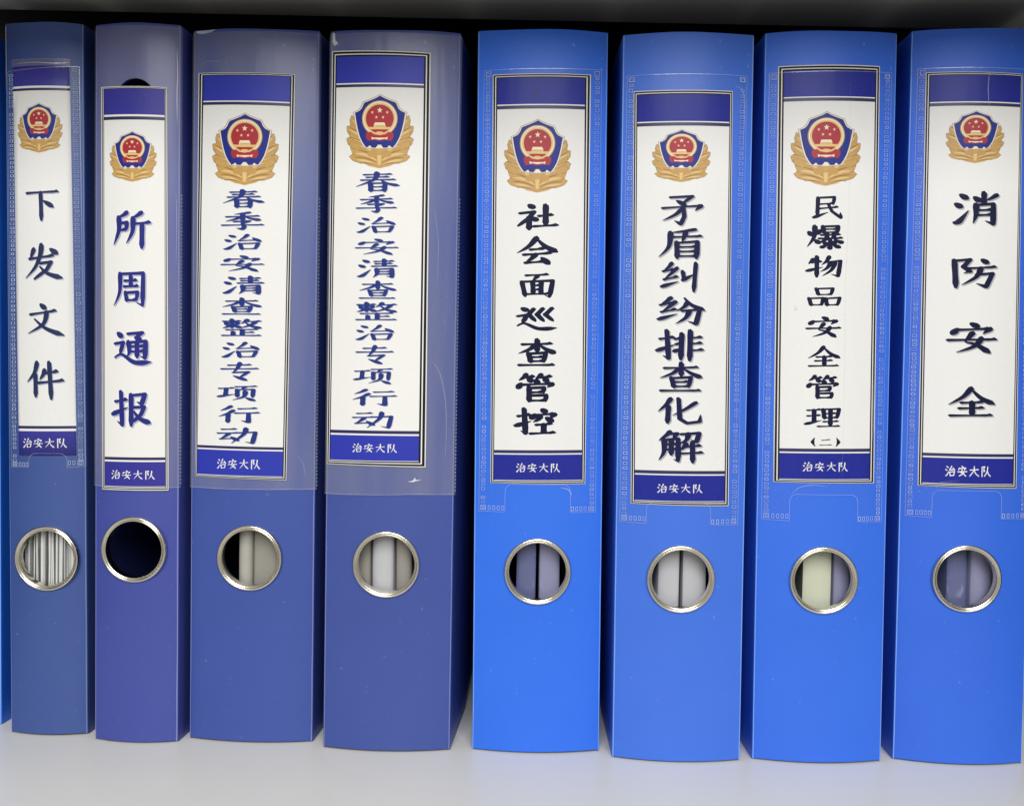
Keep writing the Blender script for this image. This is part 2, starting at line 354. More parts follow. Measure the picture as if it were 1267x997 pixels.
D[2] = {'pos': (-175.92, -0.83), 'yaw': -0.01222, 'lean': 0.00206, 'w': 37.99, 'H': 319.71, 's': 3.26, 'outer': [(-15.76, 292.14), (13.65, 292.07), (14.97, 114.13), (-14.89, 113.97)], 'inner': [(-14.28, 291.17), (12.65, 291.13), (13.62, 115.78), (-13.49, 115.5)], 'lines': [0.06438, 0.0694, 0.0694, 0.07749, 0.92439, 0.93163, 0.93163, 0.93613], 'emblem': (-0.86, 261.48, 21.85, 22.27), 'text': [('所', -1.08, 229.46, 18.19, 16.99), ('周', -1.94, 203.2, 16.11, 16.78), ('通', -0.58, 177.02, 18.34, 16.67), ('报', -1.04, 150.46, 19.03, 16.66)], 'foot': (-0.48, 121.02, 19.48, 4.27), 'ring': (0.05, 87.58, 29.55, 30.18), 'film': 115.35}
D[3] = {'pos': (-124.82, 3.83), 'yaw': -0.00496, 'lean': 0.00348, 'w': 56.27, 'H': 318.5, 's': 3.47, 'outer': [(-25.47, 299.58), (18.02, 298.91), (15.9, 119.31), (-25.93, 120.08)], 'inner': [(-22.92, 298.31), (15.98, 297.77), (14.22, 120.68), (-24.93, 120.85)], 'lines': [0.06245, 0.06544, 0.06544, 0.07266, 0.92461, 0.93132, 0.93132, 0.93482], 'emblem': (-3.64, 265.77, 31.14, 31.9), 'text': [('春', -4.03, 243.94, 20.73, 8.56), ('季', -4.33, 234.3, 20.58, 8.57), ('治', -4.47, 224.88, 18.39, 7.41), ('安', -4.3, 215.35, 20.87, 7.88), ('清', -3.85, 205.87, 20.12, 8.64), ('查', -4.39, 196.51, 19.64, 7.9), ('整', -4.5, 187.05, 20.04, 8.06), ('治', -4.97, 177.12, 18.34, 7.53), ('专', -5.36, 167.61, 18.79, 8.52), ('项', -6.16, 157.9, 19.33, 7.42), ('行', -5.44, 148.42, 20.49, 8.11), ('动', -6.11, 138.94, 19.54, 7.9)], 'foot': (-5.46, 126.14, 19.71, 4.65), 'ring': (-0.18, 84.02, 30.04, 30.23), 'film': 114.95}
D[4] = {'pos': (-61.75, -2.8), 'yaw': 0.02173, 'lean': 0.00341, 'w': 56.48, 'H': 316.18, 's': 3.68, 'outer': [(-27.4, 307.64), (15.6, 306.73), (16.02, 126.8), (-27.84, 127.31)], 'inner': [(-25.23, 305.01), (12.85, 304.64), (12.89, 129.29), (-26.28, 128.99)], 'lines': [0.06515, 0.06833, 0.06833, 0.07528, 0.92299, 0.93107, 0.93107, 0.93534], 'emblem': (-5.84, 272.53, 30.57, 32.01), 'text': [('春', -6.4, 250.78, 21.15, 9.13), ('季', -6.79, 241.45, 18.89, 8.48), ('治', -6.99, 232.14, 18.27, 7.4), ('安', -6.4, 222.69, 20.16, 7.72), ('清', -6.18, 213.41, 19.06, 8.8), ('查', -5.82, 204.1, 17.96, 8.28), ('整', -6.31, 194.74, 19.95, 8.33), ('治', -6.96, 185.44, 18.19, 7.28), ('专', -6.92, 175.89, 18.03, 8.56), ('项', -7.31, 166.54, 18.2, 7.45), ('行', -6.72, 157.11, 21.35, 7.74), ('动', -7.29, 147.32, 19.16, 7.97)], 'foot': (-6.38, 134.9, 19.66, 4.1), 'ring': (-0.69, 83.7, 29.7, 30.15), 'film': 114.4}
D[5] = {'pos': (4.91, 0.61), 'yaw': 0.03652, 'lean': -0.00449, 'w': 56.55, 'H': 317.59, 's': 3.75, 'outer': [(-21.71, 298.42), (20.95, 298.78), (20.59, 120.08), (-21.18, 120.19)], 'inner': [(-19.64, 296.74), (18.3, 297.03), (18.98, 121.71), (-19.65, 121.32)], 'lines': [0.06492, 0.06789, 0.06789, 0.07644, 0.92305, 0.93115, 0.93115, 0.9344], 'emblem': (-1.94, 263.14, 30.26, 32.03), 'text': [('社', -1.36, 236.73, 19.1, 11.96), ('会', -1.51, 222.22, 19.72, 12.49), ('面', -1.54, 206.98, 16.09, 10.82), ('巡', -1.41, 192.36, 19.35, 10.95), ('查', -1.22, 177.76, 18.16, 12.5), ('管', -1.62, 162.29, 17.4, 13.1), ('控', -1.61, 147.52, 19.2, 12.45)], 'foot': (-0.36, 127.18, 19.24, 4.21), 'ring': (-0.03, 81.34, 29.61, 30.79), 'pocket': [(-25.41, 300.28), (25.54, 300.98), (25.18, 107.51), (-26.12, 107.57)], 'cut': (-14.61, 13.96, 119.79)}
D[6] = {'pos': (66.82, -5.52), 'yaw': 0.00519, 'lean': -0.00246, 'w': 55.79, 'H': 314.77, 's': 4.12, 'outer': [(-23.14, 290.38), (18.79, 290.42), (20.55, 112.48), (-21.68, 112.94)], 'inner': [(-21.52, 288.54), (17.51, 288.61), (18.56, 114.4), (-20.0, 114.29)], 'lines': [0.06506, 0.06781, 0.06781, 0.07625, 0.92295, 0.93138, 0.93138, 0.93466], 'emblem': (-2.66, 262.56, 25.79, 22.58), 'text': [('矛', -2.13, 239.5, 18.7, 13.08), ('盾', -2.47, 225.18, 20.27, 13.67), ('纠', -2.27, 210.94, 17.46, 13.43), ('纷', -1.25, 196.52, 21.07, 12.73), ('排', -1.93, 181.86, 21.29, 13.94), ('查', -1.16, 168.19, 20.05, 13.42), ('化', -1.47, 153.44, 20.59, 12.29), ('解', -0.74, 138.18, 20.87, 14.39)], 'foot': (-0.88, 119.99, 19.37, 4.11), 'ring': (0.31, 80.65, 29.15, 30.04), 'pocket': [(-25.87, 297.03), (24.84, 297.06), (24.6, 104.19), (-26.12, 104.97)], 'cut': (-14.91, 12.45, 113.77)}
D[7] = {'pos': (128.87, -2.31), 'yaw': 0.01885, 'lean': -0.00473, 'w': 56.25, 'H': 316.47, 's': 3.93, 'outer': [(-22.7, 301.97), (20.43, 302.1), (21.97, 123.09), (-21.61, 123.16)], 'inner': [(-20.25, 299.8), (18.4, 299.86), (19.62, 124.69), (-19.14, 124.39)], 'lines': [0.06338, 0.06612, 0.06612, 0.07433, 0.92293, 0.93097, 0.93097, 0.93434], 'emblem': (-2.22, 266.56, 30.85, 31.86), 'text': [('民', -1.37, 241.62, 13.66, 9.97), ('爆', -1.99, 228.92, 16.49, 10.51), ('物', -2.01, 216.32, 15.54, 9.7), ('品', -1.69, 203.36, 14.46, 8.47), ('安', -1.7, 190.33, 15.89, 9.91), ('全', -1.25, 177.84, 15.3, 9.44), ('管', -1.48, 164.6, 14.34, 10.73), ('理', -1.25, 151.46, 15.79, 8.86), ('二', 0.02, 140.88, 12.36, 4.14)], 'foot': (0.18, 130.14, 19.33, 4.29), 'ring': (0.54, 80.75, 29.49, 29.78), 'pocket': [(-26.18, 299.12), (25.69, 299.5), (25.5, 106.05), (-26.15, 106.75)], 'cut': (-14.69, 14.52, 118.06)}
D[8] = {'pos': (191.39, 1.33), 'yaw': -0.0227, 'lean': -0.00179, 'w': 55.78, 'H': 318.75, 's': 4.37, 'outer': [(-22.02, 300.72), (18.27, 299.74), (21.08, 121.67), (-20.92, 122.31)], 'inner': [(-20.23, 299.16), (17.29, 298.6), (19.23, 123.44), (-19.12, 123.42)], 'lines': [0.06372, 0.06646, 0.06646, 0.07432, 0.92397, 0.9316, 0.9316, 0.93502], 'emblem': (-1.34, 272.67, 25.29, 22.49), 'text': [('消', -0.35, 242.28, 20.46, 14.82), ('防', -0.21, 214.55, 20.31, 13.54), ('安', -0.21, 186.59, 22.54, 14.68), ('全', 0.33, 159.18, 21.85, 13.52)], 'foot': (-0.46, 129.1, 19.09, 4.86), 'ring': (0.21, 82.3, 30.4, 30.7), 'pocket': [(-25.21, 302.39), (22.47, 301.59), (26.26, 108.32), (-25.58, 108.95)], 'cut': (-15.02, 14.21, 120.6)}

# ---------------------------------------------------------------- the cabinet (setting)
def box_mesh(name, x0, x1, y0, y1, z0, z1, mat, bevel=0.0008, parent=None):
    bm = bmesh.new(); bmesh.ops.create_cube(bm, size=1)
    for v in bm.verts:
        v.co = Vector(((x0 + x1) / 2 + v.co.x * (x1 - x0), (y0 + y1) / 2 + v.co.y * (y1 - y0), (z0 + z1) / 2 + v.co.z * (z1 - z0)))
    if bevel: bmesh.ops.bevel(bm, geom=bm.edges[:], offset=bevel, segments=2, affect='EDGES', profile=.7)
    me = bpy.data.meshes.new(name); bm.to_mesh(me); bm.free(); smooth(me)
    return link(name, me, parent, (mat,))

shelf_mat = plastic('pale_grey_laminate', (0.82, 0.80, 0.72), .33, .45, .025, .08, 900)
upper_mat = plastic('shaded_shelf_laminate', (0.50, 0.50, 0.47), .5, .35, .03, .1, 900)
back_mat = plastic('cabinet_back_board', (0.03, 0.03, 0.034), .6, .3, .03, .1, 700)  # near black, so the shade of the recess is painted in
describe(box_mesh('shelf', -.62, .62, -.13, .36, -.020, -0.0001, shelf_mat), 'pale grey laminate shelf board the ring binders stand on', kind='structure')
# the next shelf up: a folded steel front flange, and behind it the hollow underside of the board
def flange_mesh():
    x0, x1, zf, zt = -.345, .299, .3345, .362
    yb = lambda x: .042 + (x + .01) * .060
    n = 12; vv, ff = [], []
    for k in range(n + 1):
        x = x0 + (x1 - x0) * k / n
        vv += [(x, -.089, zt), (x, -.089, zf + .0015), (x, -.0875, zf), (x, yb(x) - .002, zf), (x, yb(x), zf + .002), (x, yb(x), zt)]
    for k in range(n):
        for j in range(6):
            p, q = k * 6 + j, k * 6 + (j + 1) % 6
            ff.append((p, q, q + 6, p + 6))
    ff += [tuple(reversed(range(6))), tuple(range(n * 6, n * 6 + 6))]
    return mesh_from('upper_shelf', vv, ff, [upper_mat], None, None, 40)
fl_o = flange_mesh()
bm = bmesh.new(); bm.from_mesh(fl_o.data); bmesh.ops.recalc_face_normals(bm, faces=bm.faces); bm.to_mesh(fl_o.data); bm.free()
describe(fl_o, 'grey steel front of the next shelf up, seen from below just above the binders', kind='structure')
describe(box_mesh('shelf_underside', -.345, .299, -.089, .371, .3622, .3640, back_mat, 0), 'hollow underside of the next shelf behind its grey front, shade painted near black', kind='structure')
for xa, xb in ((-.345, -.329), (.283, .299)):  # panels added to stop light leaking in from both sides
    describe(box_mesh('side_light_blocker', xa, xb, -.089, .36, .0002, .3343, back_mat), 'added unseen side panel keeping light out of the compartment', kind='structure')
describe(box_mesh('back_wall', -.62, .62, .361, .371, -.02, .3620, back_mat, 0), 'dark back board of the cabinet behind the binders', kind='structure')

# ---------------------------------------------------------------- a binder
EDGE_R = {k: .75 if k > 4 or k == 0 else 1.0 for k in range(9)}
DEPTH = 282.0
THICK = 1.9
class Skin:
    """the outer face of a binder's spine: u across (past +-w/2 it turns the corner), v up, off = height above it"""
    def __init__(s, w, H, bow, r, flare=0.014):
        s.w, s.H, s.bow, s.r, s.flare = w, H, bow, r, flare
        s.a = w / 2 + r * .5
    def point(s, u, v, off=0.0):
        a, r = s.a, s.r
        sg = 1 if u >= 0 else -1; au = abs(u)
        fl = a - r
        y0 = s.bow * (1 - (fl / a) ** 2) 
        if au <= fl:
            x = au; d = s.bow * (1 - (au / a) ** 2) - y0
            nx = 2 * s.bow * au / a ** 2; nl = math.hypot(nx, 1)
            nx, nd = nx / nl, 1 / nl
        else:
            L = (au - fl) / r; th0 = math.atan(2 * s.bow * fl / a ** 2)
            thE = math.pi / 2 + 0.0
            th = th0 + L
            if th < thE:
                x = fl + r * (math.sin(th) - math.sin(th0)); d = r * (math.cos(th) - math.cos(th0))
                nx, nd = math.sin(th), math.cos(th)
            else:
                ex = (th - thE) * r
                fx = min(ex, 60.0) * s.flare
                x = fl + r * (1 - math.sin(th0)) + fx; d = -r * math.cos(th0) - ex
                nx, nd = 1.0, 0.0
        d += y0
        return (sg * (x + nx * off) * MM, -(d + nd * off) * MM, v * MM)
    def arc_end(s):
        return s.a - s.r + (math.pi / 2 - math.atan(2 * s.bow * (s.a - s.r) / s.a ** 2)) * s.r + .6
def cuts(a, r=None, step=2.4):
    out = [-a + i * step for i in range(int(2 * a / step) + 2)]
    return out
def lift(name, skin, V, T, C, off, colours, parent, angle=30):
    used = {}; vv, ff = [], []
    for t in T:
        f = []
        for i in t:
            if i not in used: used[i] = len(vv); vv.append(skin.point(V[i][0], V[i][1], off))
            f.append(used[i])
        ff.append(f)
    # faces look outward (towards -y)
    ff = [tuple(f) for f in ff]
    o = mesh_from(name, vv, ff, [M[c] if isinstance(c, str) else c for c in colours], [colours.index(c) for c in C], parent, angle)
    return o
def circle(cx, cy, r, n=48):
    return [(cx + r * math.cos(2 * math.pi * i / n), cy + r * math.sin(2 * math.pi * i / n)) for i in range(n)]
def rect(x0, y0, x1, y1):
    return [(x0, y0), (x1, y0), (x1, y1), (x0, y1)]

def make_spine(skin, holes, mat, parent, wob):
    ue = skin.arc_end(); H = skin.H; fl = skin.a - skin.r
    cu = [x for x in cuts(skin.a) if abs(x) < fl]
    for sg in (-1, 1):
        for k in range(0, 8): cu.append(sg * (fl + (ue - fl) * k / 8))
    n = 36
    prof_top = [(-ue + 2 * ue * i / n, H + wob(i / n)) for i in range(n + 1)]
    outline = [(-ue, .75), (ue, .75)] + list(reversed(prof_top))
    V, T, C = paint([(0, outline)], sorted(cu), [H * .25, H * .5, H * .75], holes)
    used, vv, ff = {}, [], []
    for t in T:
        for i in t:
            if i not in used: used[i] = len(used)
    N = len(used); order = sorted(used, key=used.get)
    vv = [skin.point(V[i][0], V[i][1]) for i in order] + [skin.point(V[i][0], V[i][1], -THICK) for i in order]
    ff = [tuple(used[i] for i in t) for t in T]
    edge = {}
    for f in ff:
        for a, b in zip(f, f[1:] + f[:1]): edge[(a, b)] = 1
    back = [tuple(N + i for i in reversed(f)) for f in ff]
    rim = [(b, a, a + N, b + N) for (a, b) in edge if (b, a) not in edge]
    return mesh_from('spine', vv, ff + back + rim, [mat], None, parent, 40)

def make_fold(i, d, skin, root, mat):
    """highlight painted as a paler strip where the spine turns into each cover"""
    fl = skin.a - skin.r; ue = skin.arc_end()
    for sg in (-1, 1):
        u0, u1 = (fl - .05, fl + .36) if i in (0, 5, 6, 7, 8) else (fl + .0, fl + .5)
        lo, hi = .4, skin.H - .6
        n = 30; wv = [random.uniform(-.07, .07) for _ in range(n + 1)]
        out = [(sg * (u0 + wv[k]), lo + (hi - lo) * k / n) for k in range(n + 1)] + [(sg * (u1 + wv[n - k] * .6), hi - (hi - lo) * k / n) for k in range(n + 1)]
        V, T, C = paint([('pocket', out)], [sg * (u0 + (u1 - u0) * q / 3) for q in range(4)])
        o = lift('fold_highlight', skin, V, T, C, .05, ['pocket'], root, 60)
        o.data.materials.clear(); o.data.materials.append(mat)

def make_side(skin, sg, mat, parent, H, rr):
    """front or back cover board: starts at the live hinge and runs to the back of the shelf"""
    u0 = skin.arc_end() + .25
    us = [u0, u0 + 6, u0 + 14, u0 + 30, u0 + 60, u0 + 120, u0 + 200, u0 + DEPTH]
    vs = [0.0, 1.0, H * .3, H * .6, H - 8, H - 2, H - .2]
    nU, nV = len(us), len(vs)
    vv = []
    for off in (0.0, -THICK):
        for j, v in enumerate(vs):
            for u in us:
                w_ = 0.25 * math.sin(v * .013 + rr) * min(1, (u - u0) / 60)
                x, y, z = skin.point(u, v, off)
                vv.append(((x + w_ * MM) * sg, y, z))
    ff = []
    I = lambda l, j, i: l * nU * nV + j * nU + i
    for j in range(nV - 1):
        for i in range(nU - 1):
            ff.append((I(0, j, i), I(0, j, i + 1), I(0, j + 1, i + 1), I(0, j + 1, i)))
            ff.append((I(1, j + 1, i), I(1, j + 1, i + 1), I(1, j, i + 1), I(1, j, i)))
    for i in range(nU - 1):
        ff.append((I(0, 0, i + 1), I(0, 0, i), I(1, 0, i), I(1, 0, i + 1)))
        ff.append((I(0, nV - 1, i), I(0, nV - 1, i + 1), I(1, nV - 1, i + 1), I(1, nV - 1, i)))
    for j in range(nV - 1):
        ff.append((I(0, j, 0), I(0, j + 1, 0), I(1, j + 1, 0), I(1, j, 0)))
        ff.append((I(0, j + 1, nU - 1), I(0, j, nU - 1), I(1, j, nU - 1), I(1, j + 1, nU - 1)))
    if sg < 0: ff = [tuple(reversed(f)) for f in ff]
    return mesh_from('side_cover', vv, ff, [mat], None, parent, 40)

def make_ring(skin, cx, cy, R, parent):
    """pressed metal finger ring: rolled outer bead, groove, inner bead, sleeve through the hole"""
    pr = [(R, -.2), (R - .05, .7), (R - .45, 1.35), (R - 1.05, 1.6), (R - 1.6, 1.35), (R - 1.95, .95), (R - 2.1, .9),
          (R - 2.35, 1.15), (R - 2.65, 1.1), (R - 2.85, .7), (R - 2.95, 0), (R - 2.95, -3.4), (R - 2.5, -3.6), (R - 2.2, -3.4), (R - 2.2, -2.6)]
    pr = [(R - (R - r) * .80, h) for r, h in pr]
    n = 96; m = len(pr); vv, ff = [], []
    bx, by, bz = skin.point(cx, cy, 0)
    for i in range(n):
        a = 2 * math.pi * i / n
        for r, h in pr:
            # the flange sits on the bowed spine but is itself nearly flat
            vv.append((bx + r * math.cos(a) * MM, by - (h - .35) * MM, bz + r * math.sin(a) * MM))
    for i in range(n):
        for j in range(m - 1):
            a, b = i * m + j, ((i + 1) % n) * m + j
            ff.append((a, b, b + 1, a + 1))
    return mesh_from('finger_ring', vv, ff, [M['metal']], None, parent, 60)

def lerp(a, b, t): return (a[0] + (b[0] - a[0]) * t, a[1] + (b[1] - a[1]) * t)
def quad_at(Q, s, t):
    """Q = top-left, top-right, bottom-right, bottom-left"""
    return lerp(lerp(Q[0], Q[1], s), lerp(Q[3], Q[2], s), t)
def band(Q, t0, t1, n=10):
    return [quad_at(Q, i / n, t0) for i in range(n + 1)] + [quad_at(Q, 1 - i / n, t1) for i in range(n + 1)]
def edge_quad(Q, n=10):
    c = list(Q) + [Q[0]]; out = []
    for a, b in zip(c, c[1:]): out += [lerp(a, b, i / n) for i in range(n)]
    return out
def shrink(A, B, k): return [lerp(a, b, k) for a, b in zip(A, B)]

def make_card(i, d, skin, root):
    O, I, L = d['outer'], d['inner'], d['lines']
    blue = {1: 'blue_a', 2: 'blue_a', 3: 'blue_b', 4: 'blue_b'}.get(i, 'blue_c')
    polys = []
    if i == 1: polys.append(('paper', edge_quad(O)))
    else:
        polys.append(('trim', edge_quad(O)))
        if i == 2: rings = [('black', .30), ('trim', .60), ('black', .78)]
        else: rings = [('black', .17), ('trim', .54), ('black', .72)]
        for c, k in rings: polys.append((c, edge_quad(shrink(O, I, k))))
        polys.append(('paper', edge_quad(I)))
    polys.append((blue, band(I, 0, L[0])))
    polys.append(('trim', band(I, L[0], L[1])))
    polys.append(('navy_a', band(I, L[2], L[3])))
    polys.append(('navy_a', band(I, L[4], L[5])))
    polys.append(('trim', band(I, L[6], L[7])))
    polys.append((blue, band(I, L[7], 1.0 if i == 1 else .9985)))
    V, T, C = paint(polys, cuts(skin.a))
    co = .66 if i in (2, 3, 4) else .30
    card = lift('label_card', skin, V, T, C, co, sorted(set(C)), root)
    me = card.data
    # real thickness of the card
    bm = bmesh.new(); bm.from_mesh(me)
    be = [e for e in bm.edges if e.is_boundary]
    r = bmesh.ops.extrude_edge_only(bm, edges=be)
    for g in r['geom']:
        if isinstance(g, bmesh.types.BMVert): g.co.y += .22 * MM
    pi = card.data.materials.find(M['paper'].name)
    for g in r['geom']:
        if isinstance(g, bmesh.types.BMFace): g.material_index = max(0, pi)
    bm.to_mesh(me); bm.free()
    return card

ink_of = {1: 'ink_a', 2: 'ink_b', 3: 'ink_c', 4: 'ink_c', 5: 'ink_d', 6: 'ink_e', 7: 'ink_d', 8: 'ink_d'}
weight = {1: 12.2, 2: 12.8, 3: 12.8, 4: 12.2, 5: 15.5, 6: 12.4, 7: 14.2, 8: 13.2}
echo = {1: (.35, -.42, 'echo'), 2: (.55, -.55, 'echo'), 3: (.28, -.2, 'echo'), 4: (.25, -.18, 'echo'), 6: (.5, -.5, 'echo_b'), 8: (.5, -.5, 'echo_b')}
def make_lettering(i, d, skin, card):
    lo = .71 if i in (2, 3, 4) else .345
    O = d['outer']
    shear = ((O[0][0] + O[1][0]) - (O[2][0] + O[3][0])) / 2 / (O[0][1] - O[3][1])
    shadow, ink = [], []
    for ch, cx, cy, w, h in d['text']:
        W = weight[i]
        if ch == '二': W = 14
        k = 1 - .06
        s = glyph_shapes(ch, W)
        ink += fit_shapes(s, cx, cy, w * k, h * k, shear)
        if i in echo:
            ex, ey, _ = echo[i]; shadow += fit_shapes(s, cx + ex, cy + ey, w * k, h * k, shear)
    polys = [(echo[i][2], p) for p in shadow] if i in echo else []
    polys += [(ink_of[i], p) for p in ink]
    fx, fy, fw, fh = d['foot']; cw = fw * .215; foot = []
    for k, ch in enumerate('治安大队'):
        x = fx - fw / 2 + cw / 2 + k * (fw - cw) / 3
        foot += [('trim', p) for p in fit_shapes(glyph_shapes(ch, 11.0 if i != 8 else 12.0, i == 8), x, fy, cw, fh * .95, shear)]
    V, T, C = paint(foot, cuts(skin.a)); lift('footer_lettering', skin, V, T, C, lo, ['trim'], card)
    V, T, C = paint(polys, cuts(skin.a))
    return lift('lettering', skin, V, T, C, lo, sorted(set(C)), card)

def make_specks(i, skin, card):
    if i == 7:
        for (a, b, c, e) in ((-14.6, 199.6, -14.2, 198.9), (-14.3, 197.4, -13.9, 198.3), (-13.6, 198.9, -13.3, 197.6), (-13.4, 198.2, -12.9, 198.3)):
            V, T, C = paint([('speck', [(a, b), (a + .14, b), (c + .12, e), (c, e)])]); lift('dust_speck', skin, V, T, C, .37, ['speck'], card)
    if i == 5:
        gx, gy = -2.96, 289.6
        polys = [('smudge', rect(gx - 1.3 + .1 * q, gy + 1.5 - .75 * q, gx + 1.2 - .12 * q, gy + 1.66 - .75 * q)) for q in range(5)]
        polys.append(('smudge', rect(gx - 1.15, gy - 1.6, gx - .98, gy + 1.6))); polys.append(('smudge', rect(gx + .8, gy - 1.6, gx + .97, gy + 1.6)))
        V, T, C = paint(polys); lift('ink_smudge', skin, V, T, C, .37, ['smudge'], card)

# the badge, on a 100 x 100 grid, y down
def ell(cx, cy, rx, ry, n=28, a0=0): return [(cx + rx * math.cos(a0 + 2 * math.pi * k / n), cy + ry * math.sin(a0 + 2 * math.pi * k / n)) for k in range(n)]
def star(cx, cy, r, asp=1.0):
    return [(cx + (r if k % 2 == 0 else r * .42) * math.sin(math.pi * k / 5), cy - asp * (r if k % 2 == 0 else r * .42) * math.cos(math.pi * k / 5)) for k in range(10)]
def leaf(base, tip, width, bend=0.0, n=7, grow=0.0):
    (bx, by), (tx, ty) = base, tip
    dx, dy = tx - bx, ty - by; L = math.hypot(dx, dy); ux, uy = dx / L, dy / L; px, py = -uy, ux
    prof_ = lambda t: width * (math.sin(math.pi * min(1, t ** 1.15)) ** .6) * .5 + grow
    up, dn = [], []
    for k in range(n + 1):
        t = k / n; c = bend * math.sin(math.pi * t)
        x, y = bx + ux * L * t + px * c, by + uy * L * t + py * c
        w = prof_(t); up.append((x + px * w, y + py * w)); dn.append((x - px * w, y - py * w))
    up[-1] = dn[-1] = (tx + ux * grow, ty + uy * grow)
    return up + list(reversed(dn))[1:]
def mirror(p): return [(99.2 - x, y) for x, y in p]
def emblem_polys():
    P = []
    leaves = [((22, 60), (8.6, 28.5), 15, 2.0), ((27, 66), (2.2, 43.0), 17, 3.0), ((32, 76), (2.0, 60.0), 19, 4.0),
              ((44, 92), (6.5, 83.5), 15, 3.0), ((40, 88), (8, 72), 19, 4), ((30, 76), (5.5, 66), 15, 4), ((24, 68), (6.5, 50), 13, 3)]
    for f in (lambda p: p, mirror):
        for b, t, w, bend in leaves: P.append(('e_dark', f(leaf(b, t, w, bend, grow=.7)))); P.append(('e_gold', f(leaf(b, t, w, bend))))
    body = [(22, 64), (30, 71), (49.6, 73), (69, 71), (77, 64), (86, 78), (78, 90), (64, 96.5), (49.6, 99.5), (35, 96.5), (21, 90), (13, 78)]
    P.append(('e_gold', body))
    for f in (lambda p: p, mirror):
        for b, t, w, bend in [((48, 93), (12, 82), 8, 3), ((48, 88), (18, 72), 8, 3), ((47, 84), (24, 66), 7, 2.5), ((26, 62), (9, 36), 5, 1), ((28, 66), (5, 50), 5, 2), ((30, 72), (5, 62), 5, 2.5)]:
            P.append(('e_mid', f(leaf(b, t, w, bend))))
        for b, t, w, bend in [((47, 90), (14, 79.5), 3.4, 3), ((46, 84), (22, 69), 3.2, 2.5), ((25, 58), (10, 33), 3.2, 1), ((26, 62), (5, 47), 3.0, 2), ((28, 69), (7, 58), 3.0, 2.5), ((45, 95.5), (16, 88), 2.8, 2)]:
            P.append(('e_pale', f(leaf(b, t, w, bend))))
        for b, t in [((47, 92), (12, 84.5)), ((46, 86.5), (17, 74.5)), ((30, 68), (3, 57)), ((26, 60), (4, 43)), ((47, 96.5), (20, 93)), ((24, 56), (9.5, 30))]:
            P.append(('e_dark', f(leaf(b, t, 1.1, 2.2, grow=.1))))
    for x in (40, 59.2): P.append(('e_mid', ell(x, 80, 8, 5)))
    P.append(('e_pale', [(46.5, 82), (52.7, 82), (51.6, 96), (47.6, 96)])); P.append(('e_mid', [(43, 95), (56.2, 95), (53, 99), (46.2, 99)]))
    sh = [(49.6, 0), (43, 3.4), (36.7, 5.9), (30, 8.2), (25.6, 9.6), (23.6, 13), (21.8, 17), (18.6, 20.6), (14.5, 22.6), (10.8, 23.8), (11.8, 29), (13.4, 38), (16, 49), (19.5, 59.5), (24, 67.5), (28.5, 73)]
    rim = sh + [(49.6, 74)] + list(reversed(mirror(sh[1:])))
    P.append(('e_rim', rim))
    cx, cy = 49.6, 38
    P.append(('e_cream', [(cx + (x - cx) * .972, cy + (y - cy) * .974) for x, y in rim]))
    blue = [(cx + (x - cx) * .925, cy + (y - cy) * .945) for x, y in sh] 
    gear = [(30, 72.5), (31.5, 71), (33.5, 71), (34.5, 69.2), (37, 69.2), (37.6, 71.2), (40, 72), (44.5, 72), (45.4, 70), (46.6, 70), (46.9, 68), (52.3, 68)]
    P.append(('e_blue', blue + gear + [(52.6, 70), (53.8, 70), (54.7, 72), (59.2, 72), (61.6, 71.2), (62.2, 69.2), (64.7, 69.2), (65.7, 71), (67.7, 71), (69.2, 72.5)] + list(reversed(mirror(blue[1:])))))
    P.append(('e_gold', ell(49.4, 32.8, 25.4, 24.2, 40))); P.append(('e_cream', ell(49.4, 32.6, 24.0, 22.9, 40)))
    P.append(('e_pale', ell(49.4, 32.6, 22.2, 20.8, 40))); P.append(('e_red', ell(49.4, 32.6, 19.8, 18.6, 40)))
    P.append(('e_red', [(30, 52), (36, 50.5), (62.8, 50.5), (69, 52), (69, 58), (66, 62.5), (60, 61.5), (49.5, 62.8), (39, 61.5), (33, 62.5), (30, 58)]))
    P.append(('e_pale', [(32.4, 44), (66.4, 44), (64.4, 49), (57.5, 53.6), (49.4, 55), (41.5, 53.6), (34.6, 49)]))
    P.append(('e_red', [(37, 47.2), (62, 47.2), (60, 49.6), (55.5, 51.6), (52.4, 50.2), (46.6, 50.2), (43.4, 51.6), (39, 49.6)]))
    P.append(('e_red', [(33, 53), (40, 54.6), (38, 57), (33.5, 56.5)])); P.append(('e_red', mirror([(33, 53), (40, 54.6), (38, 57), (33.5, 56.5)])))
    P.append(('e_pale', [(41, 41), (57.8, 41), (57.8, 45), (41, 45)])); P.append(('e_cream', [(42.6, 38), (56.2, 38), (57.6, 41.4), (41.2, 41.4)]))
    P.append(('e_gold', rect(43.4, 42.4, 55.6, 43.4)))
    P.append(('e_cream', [(38, 57.2), (41, 58.4), (58, 58.4), (61, 57.2), (60.4, 61), (57, 59.9), (49.5, 61.2), (42, 59.9), (38.6, 61)]))
    P.append(('e_cream', star(49.4, 21.6, 4.2)))
    for x, y in ((38.8, 24.4), (60.0, 24.4), (44.6, 31.0), (54.2, 31.0)): P.append(('e_pink', star(x, y, 2.6))); P.append(('e_cream', star(x, y, 1.5)))
    P.append(('e_cream', star(49.4, 12.0, 1.6)))
    return P
EMB = emblem_polys()
def make_emblem(i, d, skin, card):
    cx, cy, w, h = d['emblem']
    polys = [(c, [(cx + (x - 49.6) / 100 * w, cy + (50 - y) / 100 * h) for x, y in p]) for c, p in EMB]
    V, T, C = paint(polys, cuts(skin.a))
    return lift('emblem', skin, V, T, C, .71 if i in (2, 3, 4) else .345, sorted(set(C)), card)

